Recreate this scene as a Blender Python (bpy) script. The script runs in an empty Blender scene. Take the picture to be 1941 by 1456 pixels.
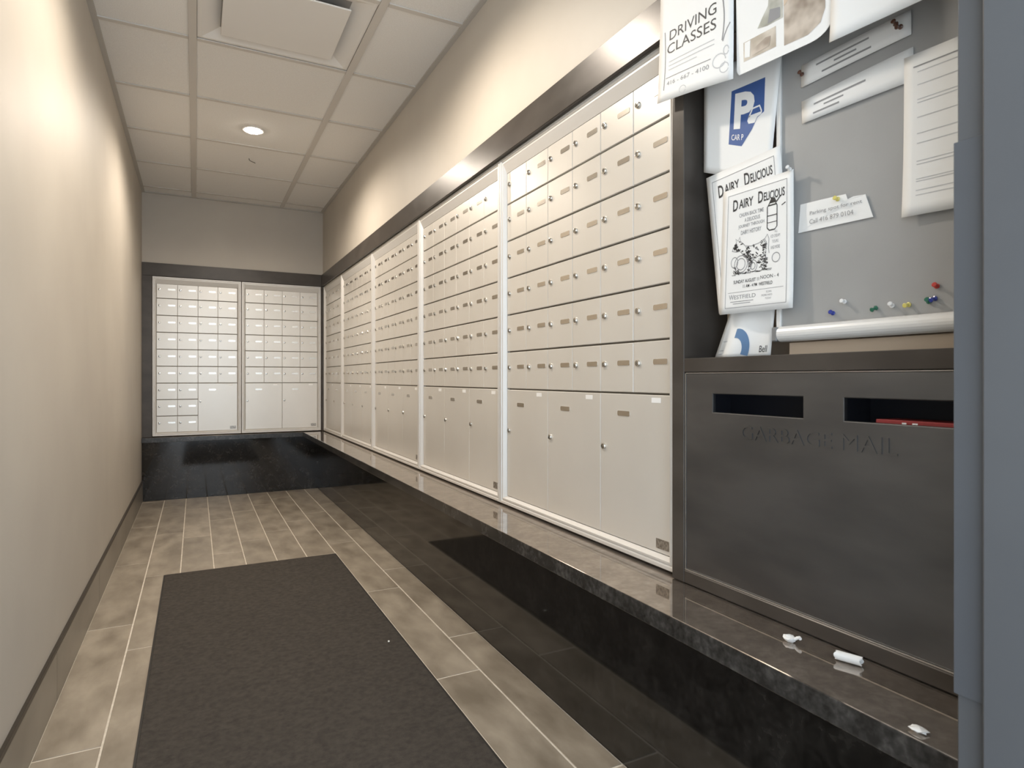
import bpy, bmesh, math, random
from mathutils import Vector, Matrix

random.seed(7)
scene = bpy.context.scene
col = scene.collection

# ------------------------------------------------------------------ camera
CAM_Z = 0.965
YAW = math.atan(599.4 / 1170.0)
cam_d = bpy.data.cameras.new('camera')
cam_d.sensor_width = 36.0
cam_d.lens = 1170.0 / 1941.0 * 36.0
cam_d.shift_y = -11.0 / 1941.0
cam_d.clip_start = 0.02
cam_d.dof.use_dof = True
cam_d.dof.focus_distance = 2.3
cam_d.dof.aperture_fstop = 10.0
cam = bpy.data.objects.new('camera', cam_d)
cam.location = (0, 0, CAM_Z)
cam.rotation_euler = (math.pi / 2, 0, -YAW)
col.objects.link(cam)
scene.camera = cam

# ------------------------------------------------------------------ world (daylight of the lobby behind the camera)
world = bpy.data.worlds.new('world')
scene.world = world
world.use_nodes = True
wb = world.node_tree.nodes['Background']
wb.inputs[0].default_value = (0.76, 0.88, 1.0, 1)
wb.inputs[1].default_value = 2.7

# ------------------------------------------------------------------ exposure
DOWNLIGHT_W = 45.0
LAMP_COL = (1.0, 0.89, 0.76)
vs = scene.view_settings
vs.view_transform = 'Standard'
vs.look = 'None'
vs.gamma = 1.0
vs.use_curve_mapping = False
vs.exposure = 0.85

# ------------------------------------------------------------------ materials
def new_mat(name):
    m = bpy.data.materials.new(name)
    m.use_nodes = True
    return m, m.node_tree.nodes, m.node_tree.links, m.node_tree.nodes['Principled BSDF']

def plain(name, rgb, rough=0.5, metal=0.0, ior=1.5, spec=None, emit=None):
    m, n, l, b = new_mat(name)
    b.inputs['Base Color'].default_value = (*rgb, 1)
    b.inputs['Roughness'].default_value = rough
    b.inputs['Metallic'].default_value = metal
    b.inputs['IOR'].default_value = ior
    if spec is not None:
        b.inputs['Specular IOR Level'].default_value = spec
    if emit:
        b.inputs['Emission Color'].default_value = (*emit[0], 1)
        b.inputs['Emission Strength'].default_value = emit[1]
    return m

def noisy(name, c0, c1, scale, rough=0.5, metal=0.0, stretch=(1, 1, 1), bump=0.0, bump_scale=None,
          detail=4.0, lo=0.35, hi=0.65, ior=1.5, rough_var=0.0, rnd=0.0, coords='pos', distort=0.0, bump_dist=0.002):
    m, n, l, b = new_mat(name)
    geo = n.new('ShaderNodeNewGeometry')
    mp = n.new('ShaderNodeMapping')
    mp.inputs['Scale'].default_value = stretch
    if coords == 'pos':
        vec = geo.outputs['Position']
    else:
        tc = n.new('ShaderNodeTexCoord')
        vec = tc.outputs['Object']
    if rnd:
        oi = n.new('ShaderNodeObjectInfo')
        ad = n.new('ShaderNodeVectorMath'); ad.operation = 'ADD'
        mu = n.new('ShaderNodeMath'); mu.operation = 'MULTIPLY'; mu.inputs[1].default_value = 37.0
        l.new(oi.outputs['Random'], mu.inputs[0])
        cb = n.new('ShaderNodeCombineXYZ')
        for i in range(3):
            l.new(mu.outputs[0], cb.inputs[i])
        l.new(vec, ad.inputs[0]); l.new(cb.outputs[0], ad.inputs[1])
        vec = ad.outputs[0]
    l.new(vec, mp.inputs['Vector'])
    nz = n.new('ShaderNodeTexNoise')
    nz.inputs['Scale'].default_value = scale
    nz.inputs['Detail'].default_value = detail
    nz.inputs['Distortion'].default_value = distort
    l.new(mp.outputs[0], nz.inputs['Vector'])
    cr = n.new('ShaderNodeValToRGB')
    cr.color_ramp.elements[0].position = lo
    cr.color_ramp.elements[1].position = hi
    cr.color_ramp.elements[0].color = (*c0, 1)
    cr.color_ramp.elements[1].color = (*c1, 1)
    l.new(nz.outputs['Fac'], cr.inputs[0])
    out = cr.outputs[0]
    if rnd:
        hs = n.new('ShaderNodeHueSaturation')
        mr = n.new('ShaderNodeMapRange')
        mr.inputs['To Min'].default_value = 1.0 - rnd
        mr.inputs['To Max'].default_value = 1.0 + rnd
        l.new(oi.outputs['Random'], mr.inputs[0])
        l.new(mr.outputs[0], hs.inputs['Value'])
        l.new(out, hs.inputs['Color'])
        out = hs.outputs[0]
    l.new(out, b.inputs['Base Color'])
    b.inputs['Roughness'].default_value = rough
    b.inputs['Metallic'].default_value = metal
    b.inputs['IOR'].default_value = ior
    if rough_var:
        mr2 = n.new('ShaderNodeMapRange')
        mr2.inputs['To Min'].default_value = rough - rough_var
        mr2.inputs['To Max'].default_value = rough + rough_var
        l.new(nz.outputs['Fac'], mr2.inputs[0])
        l.new(mr2.outputs[0], b.inputs['Roughness'])
    if bump:
        bz = n.new('ShaderNodeTexNoise')
        bz.inputs['Scale'].default_value = bump_scale or scale
        bz.inputs['Detail'].default_value = 3
        l.new(mp.outputs[0], bz.inputs['Vector'])
        bp = n.new('ShaderNodeBump')
        bp.inputs['Strength'].default_value = bump
        bp.inputs['Distance'].default_value = bump_dist
        l.new(bz.outputs['Fac'], bp.inputs['Height'])
        l.new(bp.outputs[0], b.inputs['Normal'])
    return m

def granite(name, dark, mid, light, rough, ior, metal=0.0):
    m, n, l, b = new_mat(name)
    geo = n.new('ShaderNodeNewGeometry')
    n1 = n.new('ShaderNodeTexNoise'); n1.inputs['Scale'].default_value = 75; n1.inputs['Detail'].default_value = 7
    n1.inputs['Distortion'].default_value = 0.25
    n2 = n.new('ShaderNodeTexNoise'); n2.inputs['Scale'].default_value = 16; n2.inputs['Detail'].default_value = 4
    l.new(geo.outputs['Position'], n1.inputs['Vector'])
    l.new(geo.outputs['Position'], n2.inputs['Vector'])
    ad = n.new('ShaderNodeMath'); ad.operation = 'ADD'
    l.new(n1.outputs['Fac'], ad.inputs[0]); l.new(n2.outputs['Fac'], ad.inputs[1])
    hf = n.new('ShaderNodeMath'); hf.operation = 'MULTIPLY'; hf.inputs[1].default_value = 0.5
    l.new(ad.outputs[0], hf.inputs[0])
    cr = n.new('ShaderNodeValToRGB')
    e = cr.color_ramp.elements
    e[0].position = 0.40; e[0].color = (*dark, 1)
    e[1].position = 0.66; e[1].color = (*light, 1)
    x = e.new(0.53); x.color = (*mid, 1)
    l.new(hf.outputs[0], cr.inputs[0])
    l.new(cr.outputs[0], b.inputs['Base Color'])
    b.inputs['Roughness'].default_value = rough
    b.inputs['IOR'].default_value = ior
    b.inputs['Metallic'].default_value = metal
    return m

M = {}
M['paint'] = noisy('wall_paint', (0.50, 0.455, 0.395), (0.53, 0.485, 0.42), 3.0, rough=0.55, bump=0.08, bump_scale=160)
M['ceil_slab'] = plain('ceiling_void', (0.3, 0.29, 0.28), 0.9)
M['ceil_tile'] = noisy('ceiling_tile', (0.78, 0.765, 0.74), (0.83, 0.82, 0.795), 220, rough=0.9, bump=0.25, bump_scale=260, rnd=0.02)
M['tee'] = plain('grid_metal', (0.60, 0.57, 0.53), 0.45)
M['tee_angle'] = plain('wall_angle', (0.50, 0.475, 0.44), 0.5)
M['white_enamel'] = plain('white_enamel', (0.78, 0.76, 0.73), 0.4)
M['dark_void'] = plain('dark_void', (0.028, 0.030, 0.042), 0.6)
M['grout'] = noisy('grout', (0.62, 0.56, 0.47), (0.72, 0.66, 0.57), 40, rough=0.85)
M['tile'] = noisy('floor_tile', (0.205, 0.170, 0.128), (0.395, 0.340, 0.270), 8.5, rough=0.42, stretch=(1.3, 0.6, 1), detail=10, lo=0.3, hi=0.72, rnd=0.10, bump=0.08, bump_scale=50, distort=0.15)
M['base_tile'] = noisy('base_tile', (0.19, 0.165, 0.13), (0.26, 0.23, 0.185), 5, rough=0.32, stretch=(1, 0.5, 1), detail=6, rnd=0.06)
M['base_cap'] = plain('base_cap', (0.06, 0.05, 0.04), 0.4, 0.6)
M['mat'] = noisy('mat_pile', (0.031, 0.0255, 0.0205), (0.065, 0.055, 0.045), 60, rough=0.95, detail=8, bump=0.9, bump_scale=420, lo=0.25, hi=0.75)
M['rubber'] = plain('rubber', (0.016, 0.014, 0.012), 0.6)
M['granite'] = granite('black_granite', (0.006, 0.0055, 0.005), (0.016, 0.0145, 0.013), (0.032, 0.029, 0.026), 0.07, 1.6)
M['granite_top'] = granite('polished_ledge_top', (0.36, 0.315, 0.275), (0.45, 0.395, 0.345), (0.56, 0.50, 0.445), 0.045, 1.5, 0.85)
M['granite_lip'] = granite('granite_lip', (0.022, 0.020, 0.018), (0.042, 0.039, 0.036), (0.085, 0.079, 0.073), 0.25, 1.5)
M['bead'] = plain('panel_bead', (0.55, 0.53, 0.50), 0.35, 0.8)
M['steel'] = noisy('dark_bronze', (0.060, 0.051, 0.044), (0.080, 0.069, 0.060), 6, rough=0.32, metal=0.12, stretch=(1, 1, 2), rough_var=0.06)
M['steel'].node_tree.nodes['Principled BSDF'].inputs['Specular IOR Level'].default_value = 0.28
M['panel_steel'] = noisy('panel_steel', (0.125, 0.127, 0.132), (0.165, 0.167, 0.172), 4, rough=0.36, metal=0.85, stretch=(1, 1, 3), rough_var=0.10)
M['jamb'] = noisy('jamb_paint', (0.088, 0.092, 0.100), (0.105, 0.110, 0.118), 2, rough=0.4)
M['jamb_plate'] = noisy('jamb_plate', (0.082, 0.088, 0.100), (0.098, 0.106, 0.118), 2, rough=0.35)
M['alu'] = noisy('mailbox_silver', (0.70, 0.665, 0.61), (0.735, 0.70, 0.645), 3, rough=0.33, metal=0.30, rough_var=0.03)
M['alu_frame'] = plain('frame_aluminium', (0.68, 0.66, 0.63), 0.45, 0.25)
M['mail_body'] = plain('mailbox_body', (0.27, 0.235, 0.19), 0.6, 0.2)
M['chrome'] = plain('lock_chrome', (0.62, 0.60, 0.56), 0.18, 1.0)
M['keyway'] = plain('keyway', (0.03, 0.027, 0.024), 0.5)
M['plate'] = plain('label_metal', (0.66, 0.62, 0.56), 0.26, 1.0)
M['maker'] = noisy('maker_plate', (0.22, 0.20, 0.175), (0.50, 0.46, 0.41), 130, rough=0.35, metal=0.7)
M['sticker'] = plain('white_sticker', (0.93, 0.92, 0.90), 0.35)
M['paper'] = plain('paper', (0.90, 0.90, 0.89), 0.65)
M['ink'] = plain('black_ink', (0.03, 0.03, 0.032), 0.6)
M['grey_ink'] = plain('grey_ink', (0.28, 0.28, 0.29), 0.6)
M['pale_ink'] = plain('pale_ink', (0.55, 0.56, 0.58), 0.6)
M['blue_ink'] = plain('blue_ink', (0.045, 0.11, 0.33), 0.55)
M['ring_ink'] = plain('ring_ink', (0.13, 0.24, 0.42), 0.55)
M['red_ink'] = plain('red_print', (0.30, 0.035, 0.035), 0.5)
M['photo_a'] = noisy('photo_beige', (0.42, 0.36, 0.29), (0.68, 0.62, 0.54), 22, rough=0.4, detail=2)
M['photo_b'] = noisy('photo_brown', (0.30, 0.24, 0.19), (0.62, 0.54, 0.46), 26, rough=0.4, detail=2)
M['photo_c'] = noisy('photo_green', (0.30, 0.30, 0.25), (0.68, 0.68, 0.63), 24, rough=0.4, detail=2)
M['wood'] = noisy('pale_wood', (0.60, 0.47, 0.35), (0.68, 0.55, 0.42), 7, rough=0.5, stretch=(1, 0.4, 4), detail=5)
M['board'] = noisy('grey_board', (0.34, 0.34, 0.337), (0.38, 0.38, 0.377), 5, rough=0.42, bump=0.05, bump_scale=300)
M['rail_white'] = plain('rail_white', (0.78, 0.77, 0.75), 0.3)
M['alu_dark'] = plain('grey_plastic', (0.22, 0.22, 0.22), 0.5)
PINS = {'red': (0.55, 0.06, 0.05), 'blue': (0.03, 0.05, 0.32), 'green': (0.03, 0.16, 0.10), 'yellow': (0.75, 0.66, 0.18), 'white': (0.85, 0.85, 0.85), 'dark': (0.12, 0.05, 0.03)}
for k, c in PINS.items():
    M['pin_' + k] = plain('pin_' + k, c, 0.25)

# ------------------------------------------------------------------ mesh helpers
def link(o, parent=None):
    col.objects.link(o)
    if parent is not None:
        o.parent = parent
    return o

def mesh_obj(name, verts, faces, mats, parent=None, loc=(0, 0, 0), rz=0.0, mat_idx=None, smooth=False):
    me = bpy.data.meshes.new(name)
    me.from_pydata(verts, [], faces)
    if not isinstance(mats, (list, tuple)):
        mats = [mats]
    for m in mats:
        me.materials.append(m)
    if mat_idx:
        me.polygons.foreach_set('material_index', mat_idx)
    if smooth:
        me.polygons.foreach_set('use_smooth', [True] * len(me.polygons))
    me.update()
    o = bpy.data.objects.new(name, me)
    o.location = loc
    o.rotation_euler = (0, 0, rz)
    return link(o, parent)

def from_mesh(name, me, parent=None, loc=(0, 0, 0), rz=0.0):
    o = bpy.data.objects.new(name, me)
    o.location = loc
    o.rotation_euler = (0, 0, rz)
    return link(o, parent)

class MB:
    """collects solids in one list of vertices and faces"""
    def __init__(s):
        s.v = []; s.f = []; s.mi = []
    def add(s, verts, faces, mi=0):
        k = len(s.v)
        s.v += [tuple(p) for p in verts]
        s.f += [tuple(i + k for i in f) for f in faces]
        s.mi += [mi] * len(faces)
        return s
    def box(s, x0, x1, y0, y1, z0, z1, mi=0):
        v = [(x0, y0, z0), (x1, y0, z0), (x1, y1, z0), (x0, y1, z0), (x0, y0, z1), (x1, y0, z1), (x1, y1, z1), (x0, y1, z1)]
        f = [(0, 3, 2, 1), (4, 5, 6, 7), (0, 1, 5, 4), (1, 2, 6, 5), (2, 3, 7, 6), (3, 0, 4, 7)]
        return s.add(v, f, mi)
    def lathe(s, prof, seg=16, c=(0, 0, 0), axis='z', mi=0):
        n = len(prof); v = []; f = []
        for i in range(seg):
            a = 2 * math.pi * i / seg
            for r, h in prof:
                p = (r * math.cos(a), r * math.sin(a), h)
                if axis == 'y':
                    p = (p[0], p[2], -p[1])
                elif axis == 'x':
                    p = (p[2], p[0], p[1])
                v.append((p[0] + c[0], p[1] + c[1], p[2] + c[2]))
        for i in range(seg):
            j = (i + 1) % seg
            for k in range(n - 1):
                f.append((i * n + k, j * n + k, j * n + k + 1, i * n + k + 1))
        f.append(tuple(i * n for i in range(seg))[::-1])
        f.append(tuple(i * n + n - 1 for i in range(seg)))
        return s.add(v, f, mi)
    def tube(s, pts, r, seg=8, mi=0):
        v = []; f = []
        pts = [Vector(p) for p in pts]
        for i, p in enumerate(pts):
            d = (pts[min(i + 1, len(pts) - 1)] - pts[max(i - 1, 0)]).normalized()
            up = Vector((0, 0, 1)) if abs(d.z) < 0.9 else Vector((1, 0, 0))
            a = d.cross(up).normalized(); b = d.cross(a)
            for k in range(seg):
                t = 2 * math.pi * k / seg
                v.append(tuple(p + a * (r * math.cos(t)) + b * (r * math.sin(t))))
        for i in range(len(pts) - 1):
            for k in range(seg):
                k2 = (k + 1) % seg
                f.append((i * seg + k, i * seg + k2, (i + 1) * seg + k2, (i + 1) * seg + k))
        f.append(tuple(range(seg))[::-1]); f.append(tuple((len(pts) - 1) * seg + k for k in range(seg)))
        return s.add(v, f, mi)
    def mesh(s, name, mats, bevel=0.0, smooth=False, seg=1):
        me = bpy.data.meshes.new(name)
        me.from_pydata(s.v, [], s.f)
        if not isinstance(mats, (list, tuple)):
            mats = [mats]
        for m in mats:
            me.materials.append(m)
        me.polygons.foreach_set('material_index', s.mi)
        bm = bmesh.new(); bm.from_mesh(me)
        if bevel:
            ed = [e for e in bm.edges if len(e.link_faces) == 2 and e.calc_face_angle(0) > 0.5]
            bmesh.ops.bevel(bm, geom=ed, offset=bevel, segments=seg, affect='EDGES', profile=0.5)
        bmesh.ops.recalc_face_normals(bm, faces=bm.faces)
        bm.to_mesh(me); bm.free()
        if smooth:
            me.polygons.foreach_set('use_smooth', [True] * len(me.polygons))
        me.update()
        return me
    def build(s, name, mats, parent=None, loc=(0, 0, 0), rz=0.0, bevel=0.0, smooth=False, seg=1):
        return from_mesh(name, s.mesh(name, mats, bevel, smooth, seg), parent, loc, rz)

def tag(o, label=None, cat=None, group=None, kind=None):
    if label: o['label'] = label
    if cat: o['category'] = cat
    if group: o['group'] = group
    if kind: o['kind'] = kind
    return o

def empty(name, loc, label, cat, group=None, rz=0.0):
    o = bpy.data.objects.new(name, None)
    o.location = loc
    o.rotation_euler = (0, 0, rz)
    o.empty_display_size = 0.05
    link(o)
    return tag(o, label, cat, group)

def struct(o, label=None):
    return tag(o, label, None, None, 'structure')

def prism(poly, z0, z1):
    n = len(poly)
    v = [(x, y, z0) for x, y in poly] + [(x, y, z1) for x, y in poly]
    f = [tuple(range(n))[::-1], tuple(range(n, 2 * n))] + [(i, (i + 1) % n, n + (i + 1) % n, n + i) for i in range(n)]
    return MB().add(v, f)

# ------------------------------------------------------------------ dimensions (metres; y runs down the corridor)
XL = -0.376        # left wall
XR = 1.000         # right wall above the mailboxes
YE = 5.620         # end wall above the mailboxes
ZC = 2.423         # ceiling
YB = -1.20         # shell stops behind the camera, where the lobby opens
Z_LEDGE = 0.500
Z_MB, Z_MT = 0.506, 1.770   # mailbox frames
Z_TR = 1.874                # top of the dark header trim

# ------------------------------------------------------------------ setting: walls
struct(MB().box(XL - 0.12, XL, -0.25, 5.86, -0.05, 2.52).build('wall_left', M['paint']), 'plain beige painted wall on the left')
v = [(XR, 0), (1.22, 0), (1.22, 1), (XR, 1)]
wr = MB()
pr = [(1.14, -0.05), (1.22, -0.05), (1.22, 2.52), (XR, 2.52), (XR, 1.776), (1.14, 1.776)]
n = len(pr)
vv = [(x, 0.0, z) for x, z in pr] + [(x, 5.86, z) for x, z in pr]
ff = [tuple(range(n)), tuple(range(n, 2 * n))[::-1]] + [(i, (i + 1) % n, n + (i + 1) % n, n + i) for i in range(n)]
struct(MB().add(vv, ff).build('wall_right', M['paint']), 'beige painted wall above the long row of mailboxes')
pr = [(5.80, -0.05), (5.88, -0.05), (5.88, 2.52), (YE, 2.52), (YE, 1.776), (5.80, 1.776)]
vv = [(XL, y, z) for y, z in pr] + [(XR, y, z) for y, z in pr]
struct(MB().add(vv, ff).build('wall_end', M['paint']), 'short beige end wall above the two far mailbox units')

# ------------------------------------------------------------------ setting: floor of wood-look planks
floor = struct(MB().box(XL, 1.14, YB, 5.80, -0.05, -0.0018).build('floor', M['grout']), 'beige wood-look plank tile floor with pale grout')
PW, PL, G = 0.151, 0.905, 0.0055
phase = [1.93, 1.665, 1.50, 1.94, 1.26, 1.44, 1.67, 1.871, 1.247]
plank_cache = {}
for c in range(9):
    x0 = -0.370 + PW * c
    x1 = min(x0 + PW, 0.952)
    y = phase[c] - 4 * PL
    while y < 5.6:
        a, b = max(y, YB), min(y + PL, 5.602)
        if b - a > 0.02:
            w, ln = round(x1 - x0 - G, 4), round(b - a - 0.007, 4)
            key = (w, ln)
            if key not in plank_cache:
                plank_cache[key] = MB().box(-w / 2, w / 2, -ln / 2, ln / 2, -0.010, 0).mesh('plank_tile', M['tile'], bevel=0.0012)
            from_mesh('plank_tile', plank_cache[key], floor, ((x0 + x1) / 2, (a + b) / 2, 0))
        y += PL

# baseboard of cut tiles with a dark metal cap
bb = struct(MB().box(XL, XL + 0.009, -0.25, 5.60, 0.150, 0.165).build('baseboard_left', M['base_cap'], bevel=0.001), 'grey tile baseboard with a dark metal cap strip')
y = 1.35 - 3 * PL
bm_cache = {}
while y < 5.6:
    a, b = max(y, -0.25), min(y + PL, 5.60)
    if b - a > 0.03:
        ln = round(b - a - 0.003, 4)
        if ln not in bm_cache:
            bm_cache[ln] = MB().box(0, 0.008, -ln / 2, ln / 2, 0.001, 0.150).mesh('base_tile', M['base_tile'], bevel=0.0008)
        from_mesh('base_tile', bm_cache[ln], bb, (XL, (a + b) / 2, 0))
    y += PL

# ------------------------------------------------------------------ setting: suspended ceiling
ceil = struct(MB().box(XL, 1.0, YB, YE, 2.455, 2.52).build('ceiling', M['ceil_slab']), 'suspended ceiling of pale tiles in a metal grid')
TX = (-0.012, 0.655)
TP = 0.6155
TY0 = 2.37
joints = [TY0 + TP * k for k in range(-5, 6)]
ys = [YB] + joints + [YE]
bays = [(XL + 0.004, TX[0]), (TX[0], TX[1]), (TX[1], XR - 0.004)]
tile_cache = {}
for bi, (xa, xb) in enumerate(bays):
    for j in range(len(ys) - 1):
        ya, yb = ys[j], ys[j + 1]
        if bi == 1 and abs(ya - TY0) < 0.01:
            continue                                     # the air diffuser fills this bay
        w, ln = round(xb - xa - 0.004, 4), round(yb - ya - 0.004, 4)
        if (w, ln) not in tile_cache:
            tile_cache[(w, ln)] = MB().box(-w / 2, w / 2, -ln / 2, ln / 2, 0.0, 0.014).mesh('ceiling_tile', M['ceil_tile'], bevel=0.0015)
        from_mesh('ceiling_tile', tile_cache[(w, ln)], ceil, ((xa + xb) / 2, (ya + yb) / 2, ZC + 0.006))
main = MB().box(-0.016, 0.016, YB, YE - 0.02, 0, 0.006).mesh('main_tee', M['tee'], bevel=0.001)
for x in TX:
    from_mesh('main_tee', main, ceil, (x, 0, ZC))
cross_cache = {}
for (xa, xb) in bays:
    w = round(xb - xa - 0.034, 4)
    if w not in cross_cache:
        cross_cache[w] = MB().box(-w / 2, w / 2, -0.0125, 0.0125, 0, 0.0055).mesh('cross_tee', M['tee'], bevel=0.001)
    for yj in joints:
        from_mesh('cross_tee', cross_cache[w], ceil, ((xa + xb) / 2, yj, ZC + 0.0005))
MB().box(XL, XL + 0.022, YB, YE, ZC - 0.001, ZC + 0.005).box(XL, XL + 0.002, YB, YE, ZC, ZC + 0.03).build('wall_angle', M['tee_angle'], ceil)
MB().box(XR - 0.022, XR, YB, YE, ZC - 0.001, ZC + 0.005).box(XR - 0.002, XR, YB, YE, ZC, ZC + 0.03).build('wall_angle', M['tee_angle'], ceil)
MB().box(XL + 0.022, XR - 0.022, YE - 0.022, YE, ZC - 0.001, ZC + 0.005).box(XL + 0.022, XR - 0.022, YE - 0.002, YE, ZC, ZC + 0.03).build('wall_angle', M['tee_angle'], ceil)

# ------------------------------------------------------------------ setting: dark metal trim
struct(MB().box(0.985, XR, 0.362, 5.604, 1.772, Z_TR).build('trim_1', M['steel'], bevel=0.0015), 'dark bronze header trim along the right wall')
struct(MB().box(XL, 0.985, 5.604, YE, 1.772, Z_TR).build('trim_2', M['steel'], bevel=0.0015), 'dark bronze header trim across the end wall')
struct(MB().box(XL, -0.307, 5.604, 5.79, 0.501, 1.772).build('trim_3', M['steel'], bevel=0.0015), 'dark bronze upright between the left wall and the far mailboxes')
struct(MB().box(0.986, 1.135, 5.590, 5.79, 0.501, 1.772).build('trim_4', M['steel'], bevel=0.0015), 'dark bronze corner upright between the mailbox walls')

# ------------------------------------------------------------------ granite plinth and ledge
pl = tag(prism([(0.951, 0.362), (1.135, 0.362), (1.135, 5.79), (XL + 0.001, 5.79), (XL + 0.001, 5.602), (0.951, 5.602)], 0.0005, 0.4595).build('granite_plinth', M['granite']),
         'polished black granite plinth panels along the floor under the mailboxes', 'plinth')
ld = tag(prism([(0.825, 0.362), (1.135, 0.362), (1.135, 5.79), (XL + 0.001, 5.79), (XL + 0.001, 5.572), (0.825, 5.572)], 0.460, Z_LEDGE).build('granite_ledge', [M['granite_top'], M['granite_lip']], bevel=0.0022, seg=2),
         'polished dark brown granite ledge running below the mailboxes', 'ledge')

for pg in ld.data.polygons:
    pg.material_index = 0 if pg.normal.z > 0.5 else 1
# ------------------------------------------------------------------ mailbox units
# local frame of a unit: x to the right as one faces it, front towards -y, origin at the left end on the floor, frame front at y = 0
DOOR_Y, DOOR_T = 0.016, 0.008

def door_mesh(w, h):
    c = 0.0014
    x0, x1, z0, z1 = -w / 2, w / 2, 0, h
    v = [(x0, DOOR_T, z0), (x1, DOOR_T, z0), (x1, DOOR_T, z1), (x0, DOOR_T, z1),
         (x0, c, z0), (x1, c, z0), (x1, c, z1), (x0, c, z1),
         (x0 + c, 0, z0 + c), (x1 - c, 0, z0 + c), (x1 - c, 0, z1 - c), (x0 + c, 0, z1 - c)]
    f = [(3, 2, 1, 0), (8, 9, 10, 11)]
    for i in range(4):
        j = (i + 1) % 4
        f.append((i, j, 4 + j, 4 + i))
        f.append((4 + i, 4 + j, 8 + j, 8 + i))
    return MB().add(v, f).mesh('door', M['alu'])

def rounded_rect(w, h, r, n=4):
    p = []
    for cx, cz, a0 in ((w / 2 - r, h / 2 - r, 0), (-w / 2 + r, h / 2 - r, 90), (-w / 2 + r, -h / 2 + r, 180), (w / 2 - r, -h / 2 + r, 270)):
        for k in range(n + 1):
            a = math.radians(a0 + 90 * k / n)
            p.append((cx + r * math.cos(a), cz + r * math.sin(a)))
    return p

def plate_mesh(name, w, h, r, t, mat):
    p = rounded_rect(w, h, r)
    n = len(p)
    v = [(x, 0, z) for x, z in p] + [(x, -t, z) for x, z in p]
    f = [tuple(range(n)), tuple(range(n, 2 * n))[::-1]] + [(i, (i + 1) % n, n + (i + 1) % n, n + i) for i in range(n)]
    return MB().add(v, f).mesh(name, mat)

lk = MB().lathe([(0.0088, 0.0), (0.0088, 0.003), (0.0078, 0.0048), (0.0058, 0.0052), (0.0054, 0.0036), (0.0050, 0.0036), (0.0046, 0.0056), (0.001, 0.0060)], 16, axis='y')
for i, p in enumerate(lk.v):
    lk.v[i] = (p[0], -p[1], p[2])
lk.box(-0.0008, 0.0008, -0.0066, -0.0050, -0.0030, 0.0030, 1)
LOCK = lk.mesh('lock', [M['chrome'], M['keyway']])
LABEL = plate_mesh('number_plate', 0.052, 0.0135, 0.004, 0.0012, M['plate'])
STICK = plate_mesh('sticker', 0.034, 0.0125, 0.001, 0.0006, M['sticker'])
MAKER = plate_mesh('maker_plate', 0.046, 0.024, 0.001, 0.001, M['maker'])
door_cache = {}

def frame_mesh(W):
    H0, H1 = Z_MB, Z_MT
    prof = [(0.0, 0.090), (0.0, 0.002), (0.002, 0.0), (0.0095, 0.0), (0.0115, 0.005), (0.0145, 0.005), (0.0165, 0.002), (0.0205, 0.002), (0.0275, 0.016), (0.0275, 0.030)]
    v = []; f = []
    for k, (i, d) in enumerate(prof):
        it = i if k < 8 else 0.055
        v += [(i, d, H0 + i), (W - i, d, H0 + i), (W - i, d, H1 - it), (i, d, H1 - it)]
    for k in range(len(prof) - 1):
        for a in range(4):
            b = (a + 1) % 4
            f.append((4 * k + a, 4 * k + b, 4 * k + 4 + b, 4 * k + 4 + a))
    return MB().add(v, f).mesh('frame', M['alu_frame'])

def mailbox_unit(loc, rz, W, ncol, layout, label):
    """layout: 'parcels' = six rows over a row of double-width doors; 'mixed' = half small doors, one parcel door below"""
    root = empty('mailbox_unit', loc, label, 'mailboxes', 'built-in mailbox units', rz)
    from_mesh('frame', frame_mesh(W), root)
    MB().box(0.012, W - 0.012, 0.028, 0.125, Z_MB + 0.006, Z_MT - 0.006).build('body', M['mail_body'], root)
    fr = 0.0285
    cw = (W - 2 * fr) / ncol
    z_par = 0.923
    rows = [(z_par + 0.1348 * k, z_par + 0.1348 * (k + 1)) for k in range(6)]
    rows[5] = (rows[5][0], Z_MT - 0.056)
    gx, gz = 0.0016, 0.0052
    def door(c0, ncols, z0, z1, parcel):
        w, h = round(cw * ncols - gx, 4), round(z1 - z0 - gz, 4)
        if (w, h) not in door_cache:
            door_cache[(w, h)] = door_mesh(w, h)
        d = from_mesh('door', door_cache[(w, h)], root, (fr + cw * (c0 + ncols / 2), DOOR_Y, z0 + gz))
        if parcel:
            from_mesh('lock', LOCK, d, (-w / 2 + 0.016, 0, h * 0.62))
            from_mesh('number_plate', LABEL, d, (-w * 0.14, 0, h - 0.052))
            from_mesh('sticker', STICK, d, (w * 0.5 - 0.056, 0, h - 0.013))
        else:
            lz = (z1 - z0) * 0.56 if z1 < rows[5][0] + 0.01 else 0.068
            from_mesh('lock', LOCK, d, (-w / 2 + 0.019, 0, lz))
            from_mesh('number_plate', LABEL, d, (w / 2 - 0.040, 0, lz + 0.002))
    for (z0, z1) in rows:
        for c in range(ncol):
            door(c, 1, z0, z1, False)
    zb = Z_MB + 0.0275
    if layout == 'parcels':
        for c in range(0, ncol, 2):
            door(c, 2, zb - 0.004, z_par, True)
    else:
        ph = (z_par - zb + 0.004) / 3
        for r in range(3):
            for c in range(2):
                door(c, 1, zb - 0.004 + ph * r, zb - 0.004 + ph * (r + 1), False)
        door(2, 2, zb - 0.004, z_par, True)
    from_mesh('maker_plate', MAKER, root, (W - fr - 0.033, DOOR_Y, zb + 0.024))
    return root

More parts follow.
